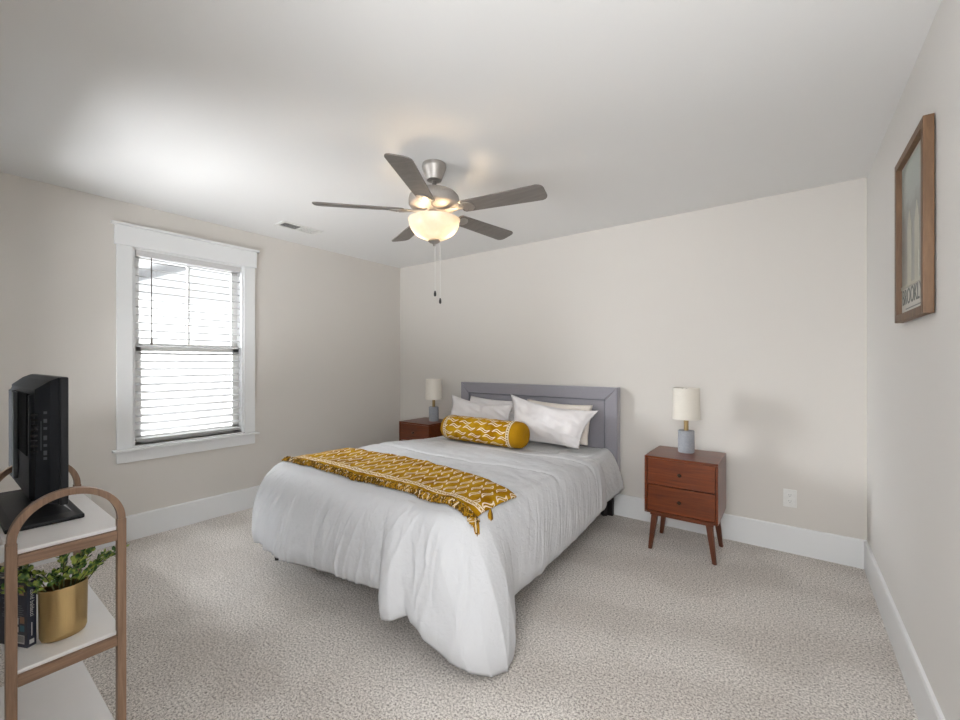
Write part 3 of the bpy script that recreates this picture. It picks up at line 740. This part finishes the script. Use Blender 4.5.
# ------------------------------------------------------------------ nightstands
def nightstand(label, loc):
    t = thing('nightstand', label, 'nightstand', loc)
    w, d, z0, z1, th = .222, .205, .262, .65, .014
    bm = bmesh.new()
    bx(bm, -w, w, -d, d, z1-th, z1, .002); bx(bm, -w, -w+th, -d, d, z0, z1-th-.0003, .002); bx(bm, w-th, w, -d, d, z0, z1-th-.0003, .002)
    bx(bm, -w+th, w-th, -d, d, z0, z0+th, .001); bx(bm, -w+th, w-th, d-.01, d, z0+th, z1-th); bx(bm, -w+th, w-th, -d+.03, d-.01, (z0+z1)/2-.006, (z0+z1)/2+.006)
    obj('body', bm, 'walnut', t, auto=35)
    hh = (z1-z0-2*th)/2
    for k in range(2):
        a = z0+th+k*hh+.003; b = a+hh-.006
        bm = bmesh.new(); bx(bm, -w+th+.003, w-th-.003, -d+.006, -d+.026, a, b, .0015); dr = obj('drawer', bm, 'walnut', t, auto=35)
        bm = bmesh.new(); pr = [(.0, .0), (.005, .0), (.005, .012), (.011, .016), (.012, .021), (.008, .025), (0, .026)]
        lathe(bm, pr, 16); bmesh.ops.transform(bm, matrix=Matrix.Translation((0, -d+.006, (a+b)/2)) @ Matrix.Rotation(PI/2, 4, 'X'), verts=bm.verts[:])
        obj('knob', bm, 'knob', dr, smooth=True)
    bm = bmesh.new(); bx(bm, -w+.03, w-.03, -d+.03, -d+.05, z0-.022, z0); bx(bm, -w+.03, w-.03, d-.05, d-.03, z0-.022, z0)
    for s in (-1, 1): bx(bm, s*(w-.04)-.01, s*(w-.04)+.01, -d+.05, d-.05, z0-.022, z0)
    obj('apron', bm, 'walnut', t)
    for sx in (-1, 1):
        for sy in (-1, 1):
            bm = bmesh.new(); tx, ty, fx, fy = sx*(w-.058), sy*(d-.055), sx*(w-.026), 0
            fy = sy*(d-.045)
            R = []
            for (cx_, cy_, r, z) in ((tx, ty, .021, z0-.001), (fx, fy, .0125, 0)):
                R.append([bm.verts.new((cx_+r*a, cy_+r*b, z)) for a, b in ((-1, -1), (1, -1), (1, 1), (-1, 1))])
            bm.faces.new(R[0]); bm.faces.new(R[1])
            for k in range(4): bm.faces.new((R[0][k], R[1][k], R[1][(k+1) % 4], R[0][(k+1) % 4]))
            bmesh.ops.bevel(bm, geom=[e for e in bm.edges if abs(e.verts[0].co.z-e.verts[1].co.z) > .1], offset=.005, segments=2, affect='EDGES')
            obj('leg', bm, 'walnut_dark', t, auto=35)
    return t
ns = nightstand('walnut nightstand with two drawers standing right of the bed', (-.577, 3.180, 0))
dup(ns, (-3.166, 3.296, 0), 0, 'walnut nightstand in the far left corner, half hidden by the bed')

def lamp(label, loc):
    t = thing('table_lamp', label, 'lamp', loc)
    bm = bmesh.new(); lathe(bm, [(.0, 0), (.050, 0), (.053, .004), (.053, .150), (.050, .154), (.0, .154)], 40); obj('base', bm, 'concrete', t, auto=40)
    bm = bmesh.new(); lathe(bm, [(.0, .150), (.0155, .150), (.0155, .245), (.009, .25), (.009, .30), (0, .30)], 24); obj('neck', bm, 'antique', t, auto=40)
    bm = bmesh.new(); lathe(bm, [(.0912, .235), (.085, .455), (.083, .455), (.0892, .235), (.0912, .235)], 48, cap=False); s = obj('lamp_shade', bm, 'shade', t, auto=40)
    bm = bmesh.new()
    for k in range(3):
        a = 2*PI*k/3; tube(bm, [(0, 0, .445), (.084*math.cos(a), .084*math.sin(a), .448)], .0015, 5)
    lathe(bm, [(0, .43), (.012, .43), (.012, .45), (0, .452)], 12); tube(bm, [(0, 0, .3), (0, 0, .43)], .004, 6); obj('harp', bm, 'pewter', s)
    return t
lp = lamp('table lamp with linen shade and grey base on the right nightstand', (-.587, 3.25, .65))
dup(lp, (-3.10, 3.33, .65), .4, 'table lamp with linen shade and grey base on the far left nightstand')

# ------------------------------------------------------------------ ceiling fan
FX, FYY = -1.659, 1.786
fan = thing('ceiling_fan', 'five blade brushed nickel ceiling fan with a lit frosted bowl light', 'ceiling fan', (FX, FYY, H))
Z = lambda z: z-H
bm = bmesh.new(); lathe(bm, [(0, Z(2.4399)), (.068, Z(2.4399)), (.070, Z(2.425)), (.068, Z(2.412)), (.047, Z(2.358)), (.043, Z(2.347)), (.030, Z(2.343)), (0, Z(2.343))], 48); obj('canopy', bm, 'nickel', fan, auto=30)
bm = bmesh.new(); lathe(bm, [(.0125, Z(2.36)), (.0125, Z(2.29))], 20); lathe(bm, [(.022, Z(2.30)), (.026, Z(2.285))], 24); obj('down_rod', bm, 'pewter', fan, auto=30)
bm = bmesh.new(); lathe(bm, [(0, Z(2.292)), (.05, Z(2.290)), (.095, Z(2.283)), (.125, Z(2.270)), (.143, Z(2.250)), (.147, Z(2.232)), (.147, Z(2.205)), (.140, Z(2.195)), (.115, Z(2.182)), (.075, Z(2.172)), (0, Z(2.170))], 64); obj('motor_housing', bm, 'motor', fan, auto=35)
bm = bmesh.new(); lathe(bm, [(.06, Z(2.172)), (.06, Z(2.160)), (.045, Z(2.157)), (.045, Z(2.128)), (.055, Z(2.122)), (.055, Z(2.115)), (0, Z(2.115))], 40); obj('switch_housing', bm, 'nickel', fan, auto=35)
for k in range(5):
    ang = math.radians(-60.96+72*k); rot = Matrix.Rotation(ang, 4, 'Z'); pitch = Matrix.Rotation(math.radians(12.5), 4, 'X')
    # blade outline, x along the blade
    pts = []; r0, r1, w0, w1 = .175, .668, .052, .066
    pts += [(r0+.012, -w0), (r0, -w0+.012), (r0, w0-.012), (r0+.012, w0)]
    cr_ = .035
    for q in range(7): a = PI/2-PI/2*q/6; pts.append((r1-cr_+cr_*math.cos(a), w1-cr_+cr_*math.sin(a)))
    for q in range(7): a = -PI/2*q/6; pts.append((r1-cr_+cr_*math.cos(a), -w1+cr_+cr_*math.sin(a)))
    bm = bmesh.new(); prism(bm, pts, -.003, .003, 0, .001)
    bm.transform(Matrix.Translation((0, 0, Z(2.166))) @ rot @ pitch.inverted()); bl_o = obj('blade', bm, 'blade', fan, auto=35)
    bm = bmesh.new()
    prism(bm, [(.19, -.036), (.205, -.044), (.235, -.040), (.255, -.022), (.262, 0), (.255, .022), (.235, .040), (.205, .044), (.19, .036)], -.009, -.0045, 0, .001)
    bm.transform(rot @ pitch.inverted())
    prism(bm, [(.055, -.022), (.13, -.014), (.20, -.030), (.20, .030), (.13, .014), (.055, .022)], .004, .009, 0, .001, rot @ Matrix.Translation((0, 0, -.008)) @ Matrix.Rotation(math.radians(1), 4, 'Y'))
    for (sx_, sy_) in ((.215, -.026), (.215, .026), (.243, 0)):
        b2 = bmesh.new(); lathe(b2, [(0, -.0125), (.004, -.012), (.0055, -.009), (.0055, -.006)], 10, (sx_, sy_)); b2.transform(rot @ pitch.inverted())
        tmp = bpy.data.meshes.new('t'); b2.to_mesh(tmp); b2.free(); bm.from_mesh(tmp); bpy.data.meshes.remove(tmp)
    bm.transform(Matrix.Translation((0, 0, Z(2.166)))); obj('blade_bracket', bm, 'pewter' if k == 9 else 'nickel', bl_o, auto=35)
# light kit: open-topped frosted bowl with two bulbs
prof = []
for q in range(15):
    a = PI/2*q/14; prof.append((.147*math.cos(a)**1.0 if q < 14 else .012, Z(2.108)-.110*math.sin(a)))
outer = [(.152, Z(2.116))]+prof; inner = [(max(.008, r-.004), z+.004) for r, z in reversed(prof)]+[(.147, Z(2.117))]
bm = bmesh.new(); lathe(bm, outer+inner+[outer[0]], 64, cap=False); bowl = obj('light_bowl', bm, 'frost', fan, smooth=True)
bm = bmesh.new(); lathe(bm, [(0, Z(2.002)), (.030, Z(2.001)), (.036, Z(1.992)), (.026, Z(1.984)), (.012, Z(1.980)), (.006, Z(1.972)), (.008, Z(1.967)), (0, Z(1.963))], 32); tube(bm, [(0, 0, Z(2.11)), (0, 0, Z(2.0))], .005, 8); obj('finial', bm, 'nickel', fan, auto=35)
for (dx, dy) in ((.055, .041), (-.055, -.041)):
    bm = bmesh.new(); lathe(bm, [(0, 0), (.012, .002), (.012, .03), (0, .03)], 16, (dx*.8, dy*.8), Z(2.075)); sk = obj('bulb_socket', bm, 'plastic_white', fan, smooth=True)
    bm = bmesh.new(); bmesh.ops.create_uvsphere(bm, u_segments=20, v_segments=12, radius=.021, matrix=Matrix.Translation((dx*1.25, dy*1.25, Z(2.052)))); obj('bulb', bm, 'bulb', sk, smooth=True)
    l = bpy.data.lights.new('bulb_light', 'POINT'); l.energy = 4.2; l.color = (1, .71, .42); l.shadow_soft_size = .024
    lo = bpy.data.objects.new('bulb_light', l); COL.objects.link(lo); lo.location = (FX+dx*1.30, FYY+dy*1.30, 2.050)
for (dx, dy, zb) in ((.004, .003, 1.698), (.028, .021, 1.655)):
    bm = bmesh.new(); tube(bm, [(dx*.5, dy*.5, Z(2.00)), (dx, dy, Z(1.965)), (dx, dy, Z(zb))], .0013, 6); ch = obj('pull_chain', bm, 'plastic_white', fan)
    bm = bmesh.new(); lathe(bm, [(0, .008), (.004, .006), (.0075, -.008), (.0075, -.02), (.003, -.026), (0, -.027)], 14, (dx, dy), Z(zb)); obj('pull_weight', bm, 'dark_leg', ch, smooth=True)

# ------------------------------------------------------------------ cart in the foreground
cart = thing('console_cart', 'narrow three shelf console cart with arched wooden ends and white shelves', 'console', (-1.61, .25, 0))
ya, yb, xn, xf = -.110, .110, 0.0, -.585
SH = (.17, .487, .80)
def bar(pts, w, t, name, par, mat):
    """flat strip bent in the y-z plane, w along x, t across"""
    bm = bmesh.new(); R = []
    for i, p in enumerate(pts):
        a = Vector(pts[max(0, i-1)]); b = Vector(pts[min(len(pts)-1, i+1)]); d = (b-a).normalized(); nn = Vector((0, d.z, -d.y)); p = Vector(p)
        R.append([bm.verts.new(p+nn*t/2*s+Vector((w/2*q, 0, 0))) for s, q in ((-1, -1), (1, -1), (1, 1), (-1, 1))])
    for a, b in zip(R, R[1:]):
        for k in range(4): bm.faces.new((a[k], b[k], b[(k+1) % 4], a[(k+1) % 4]))
    bm.faces.new(R[0]); bm.faces.new(R[-1])
    return obj(name, bm, mat, par, auto=40)
for x in (xn, xf):
    pts = [(x, ya+(yb-ya)/2-(yb-ya)/2*math.cos(PI*k/28), .822+.108*math.sin(PI*k/28)) for k in range(29)]
    bar(pts, .024, .017, 'arch', cart, 'oak')
    for y in (ya, yb):
        box('post', x-.012, x+.012, y-.0105, y+.0105, 0, .8215, 'oak', cart, .002)
    for z in SH: box('rail', x-.009, x+.009, ya+.0105, yb-.0105, z-.040, z-.012, 'oak_y', cart, .0015)
for z in SH: box('shelf', xf+.013, xn-.002, ya-.003, yb+.004, z-.012, z, 'cartwhite', cart, .003) if z != 0 else None

# television
tv = thing('television', 'small black flat television seen side on, standing on the cart', 'television', (-1.61, .25, .80))
# local: x to the far end is negative, y toward the screen is positive
x0, x1 = -.78, -.20
bm = bmesh.new(); bx(bm, x0, x1, .008, .028, .045, .443, .004); obj('bezel', bm, 'black', tv, auto=35)
bm = bmesh.new(); bx(bm, x0+.02, x1-.02, .028, .0285, .065, .425); obj('screen', bm, 'black_gloss', tv)
bm = bmesh.new()
def loft(bm, A_, B_):
    a = [bm.verts.new(p) for p in A_]; b = [bm.verts.new(p) for p in B_]; n = len(a); bm.faces.new(a); bm.faces.new(b)
    for k in range(n): bm.faces.new((a[k], a[(k+1) % n], b[(k+1) % n], b[k]))
def rr(xa, xb, za, zb, y): return [(xa, y, za), (xb, y, za), (xb, y, zb), (xa, y, zb)]
loft(bm, rr(x0+.003, x1-.004, .05, .442, .008), rr(x0+.006, x1-.01, .055, .432, -.012))
loft(bm, rr(x0+.006, x1-.01, .055, .432, -.012), rr(x0+.03, x1-.035, .062, .398, -.052))
bmesh.ops.bevel(bm, geom=[e for e in bm.edges if all(v.co.y < -.04 for v in e.verts)], offset=.012, segments=3, affect='EDGES')
hs = obj('rear_housing', bm, 'black_soft', tv, auto=50)
bm = bmesh.new(); bx(bm, -.60, -.275, -.0545, -.048, .20, .39); obj('recess', bm, 'recess', hs)
bm = bmesh.new(); bx(bm, -.50, -.47, -.064, -.054, .10, .39, .002); bx(bm, -.52, -.49, -.0555, -.054, .23, .33); obj('cable', bm, 'grey_plastic', hs)
# port strip and vents on the near flank (drawn on the sloping side)
def flank(u, z, off=.0006):                                         # u 0 (bezel) .. 1 (back)
    a = Vector((x1-.010, -.012, 0)); b = Vector((x1-.035, -.052, 0)); p = a.lerp(b, u); nn = Vector((.848, -.53, 0)); return Vector((p.x, p.y, z))+nn*off
bm = bmesh.new()
def patch(bm, u0, u1, z0, z1, mi=0, off=.0006): 
    q = [flank(u0, z0, off), flank(u1, z0, off), flank(u1, z1, off), flank(u0, z1, off)]
    f = bm.faces.new([bm.verts.new(p) for p in q]); f.material_index = mi
for k, (z, h) in enumerate(((.335, .008), (.31, .012), (.287, .008), (.258, .014), (.235, .008), (.212, .014), (.195, .008))):
    patch(bm, .14, .32, z-h/2, z+h/2, 0)
patch(bm, .42, .46, .22, .31, 0)
obj('port_strip', bm, 'grey_plastic', hs)
bm = bmesh.new()
for k in range(8): patch(bm, .60, .95, .215+k*.016, .221+k*.016, 0)
obj('vent_slots', bm, 'black_gloss', hs)
bm = bmesh.new(); loft(bm, [(-.56, -.03, .02), (-.40, -.03, .02), (-.40, .005, .02), (-.56, .005, .02)], [(-.53, -.035, .11), (-.43, -.035, .11), (-.43, -.01, .11), (-.53, -.01, .11)]); obj('neck', bm, 'black_soft', tv)
bm = bmesh.new(); bx(bm, -.70, -.17, -.108, .060, .0005, .014, .004); loft(bm, [(-.66, -.09, .014), (-.23, -.09, .014), (-.23, .04, .014), (-.66, .04, .014)], [(-.58, -.05, .03), (-.36, -.05, .03), (-.36, .02, .03), (-.58, .02, .03)]); obj('stand_base', bm, 'black', tv, auto=35)

# vase with plant
VX, VY, VZ = -1.712, .252, SH[1]+.0005
vase = thing('potted_plant', 'leafy green plant in an oval brushed brass vase on the cart middle shelf', 'plant', (VX, VY, VZ))
bm = bmesh.new(); lathe(bm, [(0, 0), (.040, 0), (.047, .005), (.051, .016), (.053, .150), (.050, .150), (.049, .02), (0, .018)], 64, sx=.66, sy=1.0); obj('vase', bm, 'brass', vase, auto=30)
bm = bmesh.new(); lathe(bm, [(.049, .12), (0, .127)], 40, sx=.62, sy=.98, cap=False); obj('soil', bm, 'soil', vase)
bmS, bmL = bmesh.new(), bmesh.new()
def leaf(bm, p, d, s):
    d = d.normalized(); a = d.cross(Vector((0, 0, 1)));
    if a.length < .05: a = Vector((1, 0, 0))
    a.normalize(); n = d.cross(a).normalized(); rot = Matrix.Rotation(random.uniform(-1, 1), 3, d); a = rot @ a; n = rot @ n
    q = [p, p+d*s*.35+a*s*.30+n*s*.06, p+d*s*.8+a*s*.24+n*s*.03, p+d*s, p+d*s*.8-a*s*.24+n*s*.03, p+d*s*.35-a*s*.30+n*s*.06]
    m_ = p+d*s*.55-n*s*.03
    vs = [bm.verts.new(x) for x in q]; c = bm.verts.new(m_)
    for k in range(6): bm.faces.new((vs[k], vs[(k+1) % 6], c))
ENDS = [(.0, .09, .205), (.01, .125, .215), (-.02, .10, .185), (-.01, .06, .22), (.015, .03, .215), (.0, 0, .23), (.01, -.05, .205), (.02, -.085, .20), (-.04, -.09, .21), (-.02, -.11, .175), (-.09, -.10, .20), (-.13, -.08, .205), (-.08, .06, .21), (-.15, .02, .20), (.02, .065, .19), (.015, -.02, .19), (-.11, -.12, .17)]
for (ex, ey, ez) in ENDS:
    s0 = Vector((ex*.25, ey*.22, .105)); e0 = Vector((ex, ey, ez)); mid = s0.lerp(e0, .5)+Vector((0, 0, .03)); pts = []
    for q in range(9):
        t = q/8; pts.append(s0*(1-t)**2+mid*2*t*(1-t)+e0*t*t)
    tube(bmS, pts, [.0016]*8+[.0008], 5)
    for q in range(3, 9):
        for r in range(3):
            d = (pts[q]-pts[q-1]).normalized()+Vector((random.uniform(-1, 1), random.uniform(-1, 1), random.uniform(-.5, .9)))*.95
            leaf(bmL, pts[q], d, random.uniform(.015, .026))
obj('stems', bmS, 'stem', vase); obj('leaves', bmL, 'leaf', vase)

# books on the cart
def book(name, label, loc, rot, w, th, h, spine_text, cover):
    """local: x along the cover width (away from spine, negative), y thickness, z up; the spine faces +x"""
    t = thing('paperback_book', label, 'book', loc, rot, None)
    bm = bmesh.new(); bx(bm, -w, 0, 0, .0012, 0, h); bx(bm, -w, 0, th-.0012, th, 0, h); bx(bm, -.0012, 0, .0012, th-.0012, 0, h); cv = obj('cover', bm, cover, t)
    bm = bmesh.new(); bx(bm, -w+.003, -.0013, .0013, th-.0013, .001, h-.002); obj('page_block', bm, 'pages', t)
    if spine_text:
        text_mesh('spine_lettering', spine_text, th*.62, 'print_white', Matrix.Translation((.0003, th*.52, h*.66)) @ Matrix(((0, 0, 1, 0), (0, 1, 0, 0), (-1, 0, 0, 0), (0, 0, 0, 1))), t, .0002, 1.05)
        bm = bmesh.new(); bx(bm, 0, .0004, th*.25, th*.75, .008, .02, mi=0); bx(bm, 0, .0004, th*.45, th*.55, h*.16, h*.36); obj('spine_print', bm, 'print_white', t)
    bm = bmesh.new()
    def pch(x0, x1, z0, z1, mi): bx(bm, x0, x1, -.0004, 0, z0, z1, mi=mi)
    pch(-.030, -.012, h-.040, h-.012, 2)
    for k in range(9): pch(-.095+random.uniform(0, .01), -.034, h-.02-k*.006, h-.0185-k*.006, 1)
    for k in range(7): pch(-.095+random.uniform(0, .02), -.012-random.uniform(0, .01), h*.62-k*.006, h*.62+.0015-k*.006, 1)
    pch(-.026, -.010, h*.36, h*.46, 2); pch(-.050, -.032, h*.34, h*.44, 0); pch(-.026, -.010, h*.24, h*.33, 3); pch(-.050, -.032, h*.22, h*.30, 0)
    pch(-.045, -.010, .010, .034, 0)
    for k in range(9): bx(bm, -.042+k*.0035, -.0405+k*.0035, -.0006, -.0004, .014, .032, mi=4)
    obj('back_print', bm, ['print_white', 'print_grey', 'print_skin', 'print_teal', 'bookblack'], t)
    return t
book('b', 'dark paperback with white spine lettering standing beside the brass vase', (-1.714, .179, SH[1]+.0005), math.radians(25), .11, .021, .186, 'david baldacci', 'booknavy')
book('b', 'dark paperback standing behind the lettered book at the left edge of the cart', (-1.862, .172, SH[1]+.0005), math.radians(22), .10, .03, .182, '', 'bookblack')
